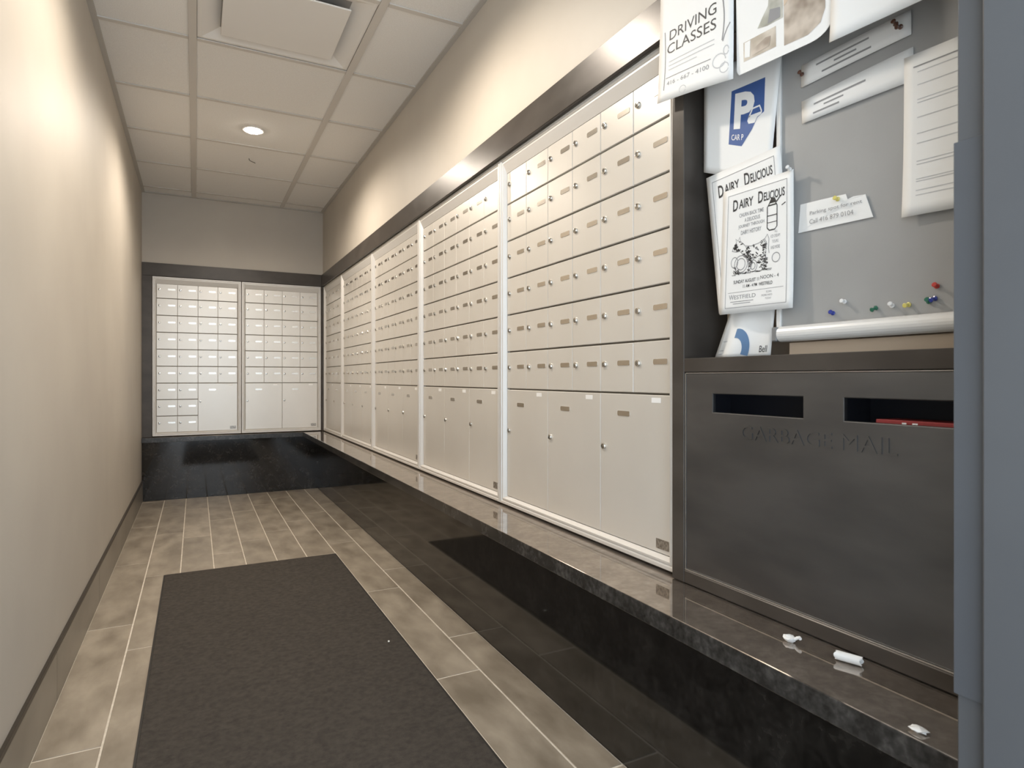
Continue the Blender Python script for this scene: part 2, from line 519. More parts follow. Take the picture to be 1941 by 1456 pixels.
UY = [1.112, 2.052, 2.987, 3.922, 4.857, 5.586]
labels = ['silver mailbox unit on the right wall nearest the dark slotted panel',
          'silver mailbox unit on the right wall, second from the dark slotted panel',
          'silver mailbox unit in the middle of the five on the right wall',
          'silver mailbox unit on the right wall, second from the far corner',
          'narrow silver mailbox unit on the right wall, squeezed into the far corner']
for i in range(5):
    mailbox_unit((1.0, UY[i + 1] - 0.002, 0), -math.pi / 2, UY[i + 1] - UY[i] - 0.004, 6 if i < 4 else 4, 'parcels', labels[i])
mailbox_unit((-0.305, 5.612, 0), 0, 0.642, 4, 'mixed', 'end wall mailbox unit at the left, with six small doors beside one parcel door')
mailbox_unit((0.341, 5.612, 0), 0, 0.642, 4, 'parcels', 'end wall mailbox unit at the right, with two parcel doors side by side')

# ------------------------------------------------------------------ notice recess and slotted panel (right, near)
CY0, CY1 = 0.364, 1.107
CX = 0.985
cab = empty('notice_cabinet', (1.06, (CY0 + CY1) / 2, Z_LEDGE), 'dark metal built-in cabinet with a notice recess above a slotted panel', 'cabinet')
cab.location = (0, 0, 0)
def cpart(name, mb, mat, bevel=0.0012):
    return mb.build(name, mat, cab, bevel=bevel)
cpart('stile', MB().box(CX, 1.135, 1.068, CY1, 0.5015, 1.7715), M['steel'])
cpart('rail', MB().box(CX, 1.118, CY0, 1.068, 0.9785, 1.0095), M['steel'])
cpart('bottom_rail', MB().box(CX, 1.118, CY0, 1.068, 0.5015, 0.531), M['steel'], 0.002)
cpart('back_panel', MB().box(1.119, 1.135, CY0, 1.068, 0.5015, 1.7715), M['wood'])
# panel with two slots: strips around the openings, extruded
py0, py1, pz0, pz1 = CY0, 1.064, 0.5345, 0.9755
slots = [(0.462, 0.681), (0.762, 0.983)]
sz0, sz1 = 0.892, 0.931
px0, px1 = 0.988, 0.996
bm = bmesh.new()
ysl = [py0, slots[0][0], slots[0][1], slots[1][0], slots[1][1], py1]
zsl = [pz0, sz0, sz1, pz1]
grid = {}
for i, yy in enumerate(ysl):
    for j, zz in enumerate(zsl):
        grid[(i, j)] = bm.verts.new((px0, yy, zz))
for i in range(5):
    for j in range(3):
        if j == 1 and i in (1, 3):
            continue
        bm.faces.new((grid[(i, j)], grid[(i, j + 1)], grid[(i + 1, j + 1)], grid[(i + 1, j)]))
r = bmesh.ops.extrude_face_region(bm, geom=bm.faces[:])
bmesh.ops.translate(bm, verts=[e for e in r['geom'] if isinstance(e, bmesh.types.BMVert)], vec=(px1 - px0, 0, 0))
bmesh.ops.recalc_face_normals(bm, faces=bm.faces)
ed = [e for e in bm.edges if len(e.link_faces) == 2 and e.calc_face_angle(0) > 0.5 and all(abs(vx.co.x - px0) < 1e-5 for vx in e.verts)]
bmesh.ops.bevel(bm, geom=ed, offset=0.0018, segments=2, affect='EDGES', profile=0.5)
me = bpy.data.meshes.new('front_panel'); bm.to_mesh(me); bm.free(); me.materials.append(M['panel_steel'])
panel = from_mesh('front_panel', me, cab)
inner = MB()
inner.box(px1 + 0.001, 1.117, CY0 + 0.01, 1.060, 0.880, 0.8835)
inner.box(1.112, 1.117, CY0 + 0.01, 1.060, 0.884, 0.970)
inner.box(px1 + 0.001, 1.112, 1.050, 1.060, 0.884, 0.970)
inner.box(px1 + 0.001, 1.112, 0.715, 0.725, 0.884, 0.970)
inner.build('slot_liner', M['dark_void'], cab)

cpart('backing_strip', MB().box(1.046, 1.1185, CY0, 0.838, 1.0100, 1.0355), M['wood'])
# ---- text and print helpers
def text_polys(s, bold=0.0):
    cu = bpy.data.curves.new('t', 'FONT')
    cu.body = s; cu.align_x = 'LEFT'; cu.resolution_u = 3; cu.offset = bold
    ob = bpy.data.objects.new('t', cu)
    col.objects.link(ob)
    dg = bpy.context.evaluated_depsgraph_get()
    me = bpy.data.meshes.new_from_object(ob.evaluated_get(dg))
    v = [(p.co.x, p.co.y) for p in me.vertices]
    f = [tuple(p.vertices) for p in me.polygons]
    bpy.data.objects.remove(ob); bpy.data.curves.remove(cu); bpy.data.meshes.remove(me)
    x0 = min(p[0] for p in v); x1 = max(p[0] for p in v)
    y0 = min(p[1] for p in v); y1 = max(p[1] for p in v)
    return [((x - x0) / (x1 - x0), (y - y0) / (y1 - y0)) for x, y in v], f

bd = 0.0022
MB().box(0.9862, 0.9905, py0, py1 + bd, pz0 - bd - 0.0004, pz0 - 0.0004).build('bead', M['bead'], cab)
MB().box(0.9872, 0.9905, py0, py1, pz1 + 0.0002, pz1 + 0.0016).build('bead', M['bead'], cab)
MB().box(0.9872, 0.9905, py1 + 0.0006, py1 + bd, pz0 - 0.0004, pz1 + 0.0002).build('bead', M['bead'], cab)
# raised lettering on the panel
tv, tf = text_polys('GARBAGE MAIL', 0.0)
ty0, ty1, tz0, tz1 = 0.905, 0.590, 0.8415, 0.8695
n = len(tv)
vv = [(px0 + 0.0003, ty0 + (ty1 - ty0) * a, tz0 + (tz1 - tz0) * b) for a, b in tv] + [(px0 - 0.0016, ty0 + (ty1 - ty0) * a, tz0 + (tz1 - tz0) * b) for a, b in tv]
edges = {}
for f_ in tf:
    for i in range(len(f_)):
        a, b = f_[i], f_[(i + 1) % len(f_)]
        edges[(a, b)] = edges.get((a, b), 0) + 1
fs = [tuple(i + n for i in f_) for f_ in tf]
for (a, b) in list(edges):
    if (b, a) not in edges:
        fs.append((a, b, b + n, a + n))
mesh_obj('raised_lettering', vv, fs, M['panel_steel'], cab)

# ------------------------------------------------------------------ notice board in the recess
BX = 1.038
nb = empty('notice_board', (0, 0, 0), 'grey pin board with white frame hanging in the dark recess', 'notice board')
BY0, BY1, BZ0, BZ1 = 0.372, 0.858, 1.058, 1.765
MB().box(BX, 1.1185, BY0 + 0.008, BY1 - 0.010, BZ0 + 0.006, BZ1 - 0.008).build('panel', M['board'], nb)
MB().box(BX - 0.005, 1.1185, BY1 - 0.010, BY1, BZ0 + 0.006, BZ1).build('frame_edge', M['rail_white'], nb, bevel=0.001)
MB().box(BX - 0.005, 1.1185, BY0, BY0 + 0.008, BZ0 + 0.006, BZ1).build('frame_edge', M['rail_white'], nb, bevel=0.001)
MB().box(BX - 0.005, 1.1185, BY0 + 0.008, BY1 - 0.010, BZ1 - 0.008, BZ1).build('frame_edge', M['rail_white'], nb, bevel=0.001)
mb = MB(); seg = 20; rr = 0.0155
v = []; f = []
for i, yy in enumerate((BY0, BY1 - 0.012)):
    for k in range(seg):
        a = 2 * math.pi * k / seg
        v.append((BX - 0.004 + rr * math.cos(a), yy, 1.052 + rr * math.sin(a)))
for k in range(seg):
    k2 = (k + 1) % seg
    f.append((k, k2, seg + k2, seg + k))
f.append(tuple(range(seg))); f.append(tuple(range(seg, 2 * seg)))
mb.add(v, f).build('bottom_rail', M['rail_white'], nb)
MB().box(BX - 0.018, BX + 0.03, BY1 - 0.0115, BY1 + 0.001, 1.038, 1.066).build('end_cap', M['alu_dark'], nb, bevel=0.002)

# ------------------------------------------------------------------ paper
class Paper:
    """a sheet hung on a plane x = X, corners given as (y, z); bend(s, t) bows it out towards the corridor"""
    def __init__(s, X, tl, tr, br, bl, bend=None):
        s.X, s.c, s.bend = X, (tl, tr, br, bl), bend or (lambda a, b: 0.0)
    def at(s, a, b, off=0.0):           # a: 0 left .. 1 right, b: 0 bottom .. 1 top
        tl, tr, br, bl = s.c
        y = (bl[0] * (1 - a) + br[0] * a) * (1 - b) + (tl[0] * (1 - a) + tr[0] * a) * b
        z = (bl[1] * (1 - a) + br[1] * a) * (1 - b) + (tl[1] * (1 - a) + tr[1] * a) * b
        return (s.X - s.bend(a, b) - off, y, z)
    def sheet(s, name, label, cat, outline=None, nx=14, ny=14, group=None, mat='paper'):
        s.root = empty(name, (0, 0, 0), label, cat, group)
        t = 0.0005
        if outline:
            n = len(outline)
            v = [s.at(a, b, 0) for a, b in outline] + [s.at(a, b, t) for a, b in outline]
            f = [tuple(range(n)), tuple(range(n, 2 * n))[::-1]] + [(i, (i + 1) % n, n + (i + 1) % n, n + i) for i in range(n)]
        else:
            v = []; f = []
            N = (nx + 1) * (ny + 1)
            for o in (0, t):
                for j in range(ny + 1):
                    for i in range(nx + 1):
                        v.append(s.at(i / nx, j / ny, o))
            for j in range(ny):
                for i in range(nx):
                    q = (j * (nx + 1) + i, j * (nx + 1) + i + 1, (j + 1) * (nx + 1) + i + 1, (j + 1) * (nx + 1) + i)
                    f.append(q[::-1]); f.append(tuple(k + N for k in q))
            rim = [(i, 0) for i in range(nx)] + [(nx, j) for j in range(ny)] + [(i, ny) for i in range(nx, 0, -1)] + [(0, j) for j in range(ny, 0, -1)]
            for k in range(len(rim)):
                i0, j0 = rim[k]; i1, j1 = rim[(k + 1) % len(rim)]
                a = j0 * (nx + 1) + i0; b = j1 * (nx + 1) + i1
                f.append((a, b, b + N, a + N))
        mesh_obj('sheet', v, f, M[mat], s.root, smooth=not outline)
        return s
    def ink(s, name, mat, items, off=0.0009):
        """items: ('text', string, a0, b0, a1, b1[, bold[, rise]]), ('poly', [(a, b) ...]), ('rect', a0, b0, a1, b1), ('line', pts, width)"""
        if len(items) > 1 and any(it[0] in ('text', 'line') for it in items):
            return [s.ink(name, mat, [it], off) for it in items]
        mb = MB()
        for it in items:
            if it[0] == 'text':
                tv, tf = text_polys(it[1], it[6] if len(it) > 6 else 0.0)
                arc = it[7] if len(it) > 7 else 0.0
                v = [(it[2] + (it[4] - it[2]) * x, it[3] + (it[5] - it[3]) * y + arc * (1 - (2 * x - 1) ** 2)) for x, y in tv]
                mb.add([s.at(a, b, off) for a, b in v], tf)
            elif it[0] == 'poly':
                mb.add([s.at(a, b, off) for a, b in it[1]], [tuple(range(len(it[1])))])
            elif it[0] == 'rect':
                a0, b0, a1, b1 = it[1:5]
                k = 6
                v = []; f = []
                for i in range(k + 1):
                    aa = a0 + (a1 - a0) * i / k
                    v += [s.at(aa, b0 + (b1 - b0) * j / k, off) for j in range(k + 1)]
                for i in range(k):
                    for j in range(k):
                        q = i * (k + 1) + j
                        f.append((q, q + k + 1, q + k + 2, q + 1))
                mb.add(v, f)
            elif it[0] == 'line':
                pts, w = it[1], it[2]
                v = []; f = []
                asp = 1.25
                for i, p in enumerate(pts):
                    q0, q1 = pts[max(i - 1, 0)], pts[min(i + 1, len(pts) - 1)]
                    dx, dy = (q1[0] - q0[0]), (q1[1] - q0[1]) * asp
                    L = math.hypot(dx, dy) or 1
                    nx_, ny_ = -dy / L * w / 2, dx / L * w / 2 / asp
                    v += [s.at(p[0] + nx_, p[1] + ny_, off), s.at(p[0] - nx_, p[1] - ny_, off)]
                for i in range(len(pts) - 1):
                    f.append((2 * i, 2 * i + 1, 2 * i + 3, 2 * i + 2))
                mb.add(v, f)
        me = bpy.data.meshes.new(name)
        me.from_pydata(mb.v, [], mb.f); me.materials.append(M[mat]); me.update()
        o = bpy.data.objects.new(name, me)
        return link(o, s.root)

def ell(cx, cy, rx, ry, n=18, a0=0, a1=360):
    return [(cx + rx * math.cos(math.radians(a0 + (a1 - a0) * k / (n if a1 - a0 < 360 else n))), cy + ry * math.sin(math.radians(a0 + (a1 - a0) * k / n))) for k in range(n + (0 if a1 - a0 >= 360 else 1))]

def scribble(a0, a1, b, w=0.006, n=1, gap=0.03, jig=0.0):
    out = []
    for k in range(n):
        e = a1 - (a1 - a0) * (0.35 if (k == n - 1 and n > 1) else 0) - random.random() * jig
        out.append(('rect', a0, b - gap * k, e, b - gap * k + w))
    return out

# 1 driving school flyer hung from the header
p = Paper(0.968, (1.126, 1.862), (0.908, 1.866), (0.9015, 1.567), (1.131, 1.607), lambda a, b: 0.006 * (1 - b) ** 2 + 0.004 * math.sin(a * 3.0) * (1 - b))
p.sheet('driving_flyer', 'white driving classes flyer hanging from the header over the mailbox edge', 'flyer')
p.ink('lettering', 'ink', [('text', 'DRIVING', 0.16, 0.520, 0.80, 0.605), ('text', 'CLASSES', 0.13, 0.405, 0.80, 0.490)])
p.ink('phone_line', 'grey_ink', [('text', '416 - 667 - 4100', 0.14, 0.130, 0.72, 0.165), ('rect', 0.12, 0.195, 0.74, 0.201)])
p.ink('small_print', 'pale_ink', scribble(0.16, 0.78, 0.33, 0.007, 3, 0.035))
p.ink('flourish', 'grey_ink', [('line', [(0.085 + 0.02 * math.sin(k / 10 * 2.6), 0.62 - k * 0.052) for k in range(11)], 0.012),
                               ('line', [(0.86 + 0.035 * math.sin(k / 8 * 2.8), 0.66 - k * 0.045) for k in range(9)], 0.014),
                               ('line', [(0.88, 0.29), (0.90, 0.33), (0.93, 0.37), (0.965, 0.40)], 0.012)])
p.ink('floral_sketch', 'pale_ink', [('line', ell(0.84, 0.16, 0.075, 0.05), 0.010), ('line', ell(0.90, 0.10, 0.05, 0.035), 0.008), ('line', ell(0.38, 0.05, 0.045, 0.03), 0.008), ('line', ell(0.92, 0.22, 0.03, 0.03), 0.01)])

# 2 photo flyer with a rounded corner
def round_corner():
    out = [(0.0, 0.03), (0.03, 0.0)]
    out += [(0.80 + 0.20 * math.sin(math.radians(t)), 0.085 - 0.085 * math.cos(math.radians(t))) for t in range(0, 91, 15)]
    return out + [(1.0, 1.0), (0.0, 1.0)]
p = Paper(0.969, (0.902, 1.864), (0.692, 1.862), (0.6905, 1.556), (0.8985, 1.572))
p.sheet('photo_flyer', 'white flyer with brown interior photos and rounded corner under the header', 'flyer', outline=round_corner())
p.ink('photo', 'photo_b', [('poly', [(0.54, 0.055), (0.78, 0.052), (0.90, 0.09), (0.945, 0.16), (0.945, 0.62), (0.54, 0.62)])])
p.ink('photo', 'photo_a', [('rect', 0.085, 0.075, 0.455, 0.205)])
p.ink('photo', 'photo_c', [('poly', [(0.36, 0.235), (0.53, 0.235), (0.53, 0.52), (0.40, 0.52), (0.37, 0.36), (0.30, 0.30), (0.25, 0.25)])])
p.ink('photo_detail', 'wood', [('poly', [(0.54, 0.30), (0.66, 0.36), (0.66, 0.62), (0.54, 0.62)])], 0.0013)
p.ink('photo_detail', 'photo_a', [('poly', [(0.80, 0.24), (0.945, 0.30), (0.945, 0.50), (0.84, 0.50)])], 0.0013)
p.ink('photo_detail', 'grey_ink', [('poly', [(0.365, 0.245), (0.50, 0.245), (0.50, 0.31), (0.39, 0.33)])], 0.0013)
p.ink('photo_detail', 'paper', [('poly', [(0.10, 0.10), (0.16, 0.09), (0.17, 0.20), (0.10, 0.20)])], 0.0013)
p.ink('sofa_shape', 'photo_b', [('poly', [(0.18, 0.09), (0.38, 0.10), (0.40, 0.16), (0.34, 0.165), (0.20, 0.13)])], 0.0013)

# 3 blank white sheet hung from the header
p = Paper(0.970, (0.6853, 1.822), (0.470, 1.822), (0.470, 1.526), (0.6853, 1.5334), lambda a, b: 0.012 * (1 - b) ** 2 * (1 - a) + 0.003)
p.sheet('blank_sheet', 'blank white sheet hanging above the two paper strips', 'sheet')

# 4, 5 strips pinned on the board
p = Paper(BX - 0.0022, (0.8016, 1.5647), (0.5973, 1.5645), (0.5973, 1.5242), (0.8027, 1.5227), lambda a, b: 0.002 * math.sin(3.14 * a))
p.sheet('paper_strip', 'upper grey-lit paper strip with dark pins at both ends', 'notice', nx=10, ny=3)
p.ink('lettering', 'grey_ink', [('rect', 0.16, 0.66, 0.66, 0.74), ('rect', 0.34, 0.45, 0.55, 0.53), ('rect', 0.22, 0.24, 0.68, 0.32)])
p = Paper(BX - 0.0022, (0.8016, 1.4959), (0.5939, 1.5029), (0.5939, 1.4480), (0.8004, 1.4529), lambda a, b: 0.002 * math.sin(3.14 * a))
p.sheet('paper_strip', 'lower wide white paper strip with three printed lines', 'notice', nx=10, ny=3)
p.ink('lettering', 'grey_ink', [('rect', 0.13, 0.60, 0.62, 0.67), ('rect', 0.23, 0.43, 0.42, 0.49), ('rect', 0.12, 0.23, 0.38, 0.30)])

# 6 full printed sheet by the jamb
p = Paper(BX - 0.0040, (0.6075, 1.4893), (0.394, 1.480), (0.394, 1.218), (0.6085, 1.2275), lambda a, b: 0.006 * (1 - b) ** 3)
p.sheet('printed_notice', 'tall white printed notice at the right edge of the board', 'notice')
p.ink('heading', 'grey_ink', [('rect', 0.07, 0.915, 0.93, 0.923)])
rows_ = []
for b in (0.88, 0.80, 0.71, 0.69, 0.60, 0.50, 0.44, 0.33, 0.31, 0.22, 0.205, 0.15, 0.12):
    rows_ += scribble(0.10, 0.90, b, 0.005, 1, 0, 0.3)
p.ink('small_print', 'pale_ink', rows_)

# 7 parking note
p = Paper(BX - 0.0022, (0.8039, 1.2989), (0.6690, 1.2950), (0.6605, 1.2422), (0.8086, 1.2451), lambda a, b: 0.003 * math.sin(3.1 * a))
p.sheet('handwritten_note', 'small torn white note in the middle of the grey board', 'notice',
        outline=[(0, 0), (1, 0), (0.95, 0.80), (0.80, 0.82), (0.72, 0.77), (0.70, 0.96), (0.35, 0.98), (0, 1)])
p.ink('lettering', 'grey_ink', [('text', 'Parking spot for rent', 0.17, 0.50, 0.90, 0.66), ('text', 'Call 416 879 0104', 0.17, 0.22, 0.78, 0.38)], 0.0012)

# 8, 9 dairy posters
def dairy(p, full):
    bw = 0.006
    p.ink('border', 'grey_ink', [('rect', 0.08, 0.045, 0.08 + bw, 0.95), ('rect', 0.92 - bw, 0.045, 0.92, 0.95), ('rect', 0.08, 0.045, 0.92, 0.049), ('rect', 0.08, 0.946, 0.92, 0.95)])
    p.ink('title', 'ink', [('text', 'D', 0.16, 0.815, 0.235, 0.905, 0.02), ('text', 'AIRY', 0.25, 0.825, 0.46, 0.895, 0.02),
                           ('text', 'D', 0.53, 0.825, 0.60, 0.915, 0.02), ('text', 'ELICIOUS', 0.61, 0.830, 0.89, 0.895, 0.02)])
    if not full:
        return
    p.ink('lettering', 'grey_ink', [('text', 'CHURN BACK TIME', 0.26, 0.755, 0.61, 0.785, 0.01), ('text', 'A DELICIOUS', 0.34, 0.710, 0.56, 0.740, 0.01),
                                    ('text', 'JOURNEY THROUGH', 0.25, 0.662, 0.62, 0.695, 0.01), ('text', 'DAIRY HISTORY', 0.29, 0.615, 0.58, 0.648, 0.01),
                                    ('text', 'ALL', 0.76, 0.575, 0.80, 0.592), ('text', 'ICE CREAM', 0.71, 0.540, 0.83, 0.562), ('text', 'TOURS', 0.73, 0.500, 0.81, 0.522), ('text', 'AND MORE', 0.71, 0.455, 0.83, 0.480)])
    p.ink('date_line', 'ink', [('text', 'SUNDAY AUGUST 11', 0.20, 0.235, 0.56, 0.262, 0.01), ('text', 'NOON - 4', 0.58, 0.243, 0.82, 0.270), ('text', '11 AM - 4 PM  WESTFIELD', 0.34, 0.195, 0.74, 0.220, 0.01)])
    p.ink('footer', 'grey_ink', [('rect', 0.12, 0.165, 0.88, 0.168), ('text', 'W', 0.14, 0.110, 0.21, 0.150), ('text', 'ESTFIELD', 0.215, 0.112, 0.52, 0.143), ('rect', 0.16, 0.090, 0.49, 0.095), ('rect', 0.20, 0.074, 0.45, 0.079),
                                 ('text', 'SCAN', 0.66, 0.135, 0.73, 0.150), ('text', 'MORE INFO', 0.60, 0.110, 0.74, 0.125), ('text', 'TODAY', 0.65, 0.085, 0.73, 0.100)])
    # milk can
    p.ink('milk_can', 'ink', [('line', [(0.66, 0.62), (0.66, 0.775), (0.70, 0.81), (0.76, 0.81), (0.79, 0.775), (0.79, 0.62), (0.76, 0.60), (0.69, 0.60), (0.66, 0.62)], 0.012),
                              ('poly', [(0.68, 0.80), (0.71, 0.835), (0.76, 0.835), (0.785, 0.80)]), ('rect', 0.66, 0.705, 0.79, 0.712), ('rect', 0.66, 0.655, 0.79, 0.660),
                              ('line', [(0.78, 0.80), (0.83, 0.835)], 0.012), ('line', [(0.85, 0.765), (0.90, 0.78)], 0.010), ('rect', 0.67, 0.78, 0.785, 0.79)])
    # cow in the field
    cow = [(0.165, 0.500), (0.195, 0.540), (0.225, 0.560), (0.215, 0.592), (0.250, 0.572), (0.275, 0.600), (0.285, 0.565), (0.325, 0.545), (0.36, 0.520), (0.44, 0.512), (0.55, 0.522), (0.625, 0.545), (0.650, 0.520), (0.645, 0.43),
           (0.655, 0.335), (0.622, 0.325), (0.605, 0.40), (0.56, 0.425), (0.47, 0.405), (0.445, 0.335), (0.415, 0.335), (0.405, 0.415), (0.35, 0.435), (0.31, 0.470), (0.275, 0.490), (0.225, 0.488)]
    p.ink('cow_outline', 'grey_ink', [('line', cow + [cow[0]], 0.007)])
    p.ink('cow_tail', 'grey_ink', [('line', [(0.63, 0.545), (0.665, 0.575), (0.685, 0.54), (0.68, 0.47), (0.69, 0.43)], 0.007)])
    for cx_, cy_, rx_, ry_ in ((0.30, 0.385, 0.095, 0.068), (0.30, 0.385, 0.062, 0.045), (0.47, 0.355, 0.060, 0.046), (0.47, 0.355, 0.034, 0.026), (0.205, 0.405, 0.050, 0.042), (0.78, 0.39, 0.05, 0.035)):
        p.ink('basket_ring', 'grey_ink', [('line', ell(cx_, cy_, rx_, ry_) + [(cx_ + rx_, cy_)], 0.008)])
    def inside(x, y, poly):
        c = False; j = len(poly) - 1
        for i in range(len(poly)):
            if (poly[i][1] > y) != (poly[j][1] > y) and x < (poly[j][0] - poly[i][0]) * (y - poly[i][1]) / (poly[j][1] - poly[i][1]) + poly[i][0]:
                c = not c
            j = i
        return c
    rg = random.Random(5)
    strokes = []
    while len(strokes) < 190:
        x, y = rg.uniform(0.15, 0.67), rg.uniform(0.31, 0.59)
        patch = math.sin(x * 31 + 1.3) + math.sin(y * 37 + x * 11) > 0.1
        if (inside(x, y, cow) and (patch or rg.random() < 0.12)) or (y < 0.40 and x > 0.20 and patch and rg.random() < 0.6):
            t_ = rg.uniform(-0.9, 0.3); l_ = rg.uniform(0.008, 0.020); w_ = rg.uniform(0.003, 0.006)
            dx, dy = math.cos(t_) * l_, math.sin(t_) * l_
            strokes.append(('poly', [(x - dx, y - dy - w_), (x + dx, y + dy - w_), (x + dx, y + dy + w_), (x - dx, y - dy + w_)]))
    for k in range(26):
        x = 0.15 + 0.52 * rg.random(); y = 0.300 + 0.022 * rg.random()
        strokes.append(('poly', [(x, y), (x + 0.06, y - 0.002), (x + 0.06, y + 0.002), (x, y + 0.003)]))
    tag(p.ink('engraving_strokes', 'ink', strokes), kind='stuff')

p = Paper(1.0265, (1.0407, 1.4164), (0.8427, 1.4249), (0.816, 1.1252), (1.0028, 1.1068))
p.sheet('dairy_poster', 'rear dairy poster, mostly hidden, tilted behind its twin', 'poster', group='dairy posters')
dairy(p, False)
p = Paper(1.0235, (0.9857, 1.3700), (0.8097, 1.3673), (0.8085, 1.1000), (0.9979, 1.1038), lambda a, b: 0.004 * (1 - b) ** 4 * a)
p.sheet('dairy_poster', 'front dairy poster with a cow and a milk can', 'poster', group='dairy posters')
dairy(p, True)

# 10 parking sign sheet, lower right corner folded back
p = Paper(1.0305, (1.0507, 1.6600), (0.8400, 1.6250), (0.8720, 1.3600), (1.0523, 1.4337), lambda a, b: 0.0)
p.sheet('parking_sheet', 'white sheet with a blue P parking sign', 'sheet')
p.ink('sign_block', 'blue_ink', [('poly', [(0.39, 0.28), (0.40, 0.745), (0.83, 0.79), (0.85, 0.53), (0.77, 0.49), (0.71, 0.40), (0.58, 0.265)])])
p.ink('letter_P', 'paper', [('text', 'P', 0.455, 0.41, 0.72, 0.715, 0.04), ('text', 'CAR P', 0.43, 0.315, 0.60, 0.365, 0.01)], 0.0014)
p.ink('car_icon', 'paper', [('line', [(0.66, 0.50), (0.70, 0.565), (0.79, 0.58), (0.82, 0.535)], 0.018), ('poly', [(0.64, 0.47), (0.66, 0.51), (0.83, 0.535), (0.82, 0.515), (0.77, 0.495), (0.74, 0.45), (0.66, 0.445)])], 0.0014)

# 11 folded brochure standing on the rail of the recess
br = Paper(1.050, (0.9800, 1.1330), (0.8700, 1.1330), (0.8838, 1.0100), (1.0336, 1.0100), lambda a, b: 0.02 * math.exp(-((a - 0.35) / 0.25) ** 2) * (1 - b) + 0.002)
br.sheet('brochure', 'white folded brochure with a blue ring standing in the recess', 'brochure')
ring = [(x, y) for x, y in ell(0.38, 0.10, 0.26, 0.40, 16, -12, 96)] + [(x, y) for x, y in ell(0.38, 0.10, 0.155, 0.24, 16, 96, -12)]
ro = [(max(0.0, x), max(0.005, y)) for x, y in ring]
mbq = MB(); half = len(ro) // 2
vv = [br.at(a, b, 0.0012) for a, b in ro]
fq = [(i, i + 1, len(ro) - 2 - i, len(ro) - 1 - i) for i in range(half - 1)]
mesh_obj('blue_ring', vv, fq, M['ring_ink'], br.root)
br.ink('lettering', 'ink', [('text', 'Bell', 0.80, 0.075, 0.93, 0.185)], 0.0012)
br.ink('small_print', 'pale_ink', [('rect', 0.06, 0.06, 0.18, 0.075), ('rect', 0.07, 0.12, 0.20, 0.135), ('rect', 0.09, 0.28, 0.22, 0.295)])

# ------------------------------------------------------------------ push pins
pin_mesh = {}
def pin(colour, y, z, x, label, tilt=0.0):
    if colour not in pin_mesh:
        mb = MB().lathe([(0.0006, 0.004), (0.0006, -0.001), (0.0040, -0.001), (0.0042, -0.0022), (0.0026, -0.0034), (0.0022, -0.0080), (0.0038, -0.0098), (0.0040, -0.0112), (0.0030, -0.0120)], 10, axis='x')
        pin_mesh[colour] = mb.mesh('push_pin', M['pin_' + colour], smooth=False)
    o = from_mesh('push_pin', pin_mesh[colour], None, (x, y, z))
    o.rotation_euler = (0, tilt, tilt * 0.6)
    tag(o, label, 'push pin', 'push pins')
XP = BX - 0.0005
pin('red', 0.5587, 1.1091, XP, 'red push pin low on the board by the right edge', 0.2)
pin('blue', 0.5610, 1.0912, XP, 'blue push pin just below the red one', -0.3)
pin('green', 0.5705, 1.0862, XP, 'green push pin touching the blue one near the right edge', 0.3)
pin('yellow', 0.6014, 1.0855, XP, 'yellow push pin in the row above the white rail', -0.2)
pin('white', 0.6289, 1.0858, XP, 'white push pin between the yellow and the green ones', 0.3)
pin('green', 0.6559, 1.0859, XP, 'green push pin beside the white one mid rail', -0.4)
pin('white', 0.7138, 1.1022, XP, 'white push pin highest of the row, under the torn note', 0.1)
pin('blue', 0.7365, 1.0835, XP, 'blue push pin leftmost above the white rail', 0.2)
pin('yellow', 0.7240, 1.2884, XP - 0.004, 'yellow push pin holding the torn note', 0.1)
pin('white', 0.8160, 1.3677, XP - 0.016, 'white push pin at the corner of the front dairy poster', 0.3)
pin('dark', 0.6202, 1.5513, XP - 0.004, 'dark push pin at the right end of the upper strip, left of a pair', 0.2)
pin('dark', 0.6120, 1.5435, XP - 0.004, 'dark push pin at the right end of the upper strip, right of a pair', -0.2)
pin('dark', 0.7981, 1.5460, XP - 0.004, 'dark push pin at the left end of the upper strip', 0.2)

# leaflet lying in the right slot
lf = empty('red_leaflet', (0, 0, 0), 'red leaflet lying in the right-hand slot', 'leaflet')
MB().box(1.002, 1.060, 0.470, 0.635, 0.8838, 0.8975).build('pages', M['red_ink'], lf, bevel=0.001)
MB().box(1.0012, 1.0019, 0.585, 0.592, 0.889, 0.894).build('print', M['paper'], lf)
MB().box(1.0012, 1.0019, 0.568, 0.576, 0.889, 0.894).build('print', M['paper'], lf)

# ------------------------------------------------------------------ door jamb in the foreground
jm = struct(MB().box(0.742, 1.139, 0.02, 0.3555, 0.0, 2.45).build('door_1', M['jamb'], bevel=0.002), 'blue-grey metal door jamb at the right edge')
MB().box(0.757, 1.139, 0.3560, 0.3870, 0.0005, 2.45).build('jamb_stop', M['jamb'], jm, bevel=0.0015)
MB().box(0.7545, 0.7568, 0.3575, 0.3895, 0.613, 1.228).build('cover_plate', M['jamb_plate'], jm, bevel=0.0006)

# ------------------------------------------------------------------ floor mat
fm = empty('floor_mat', (0.272, 1.9, 0), 'dark brown carpet entrance mat lying on the tile floor', 'mat')
MB().box(-0.405, 0.405, -1.55, 1.548, 0.0005, 0.0070).build('pile', M['mat'], fm, bevel=0.002)
mb = MB()
mb.box(-0.411, 0.411, 1.548, 1.554, 0.0005, 0.0045).box(-0.411, 0.411, -1.556, -1.550, 0.0005, 0.0045)
mb.box(-0.411, -0.405, -1.550, 1.548, 0.0005, 0.0045).box(0.405, 0.411, -1.550, 1.548, 0.0005, 0.0045)
mb.build('rubber_edge', M['rubber'], fm)

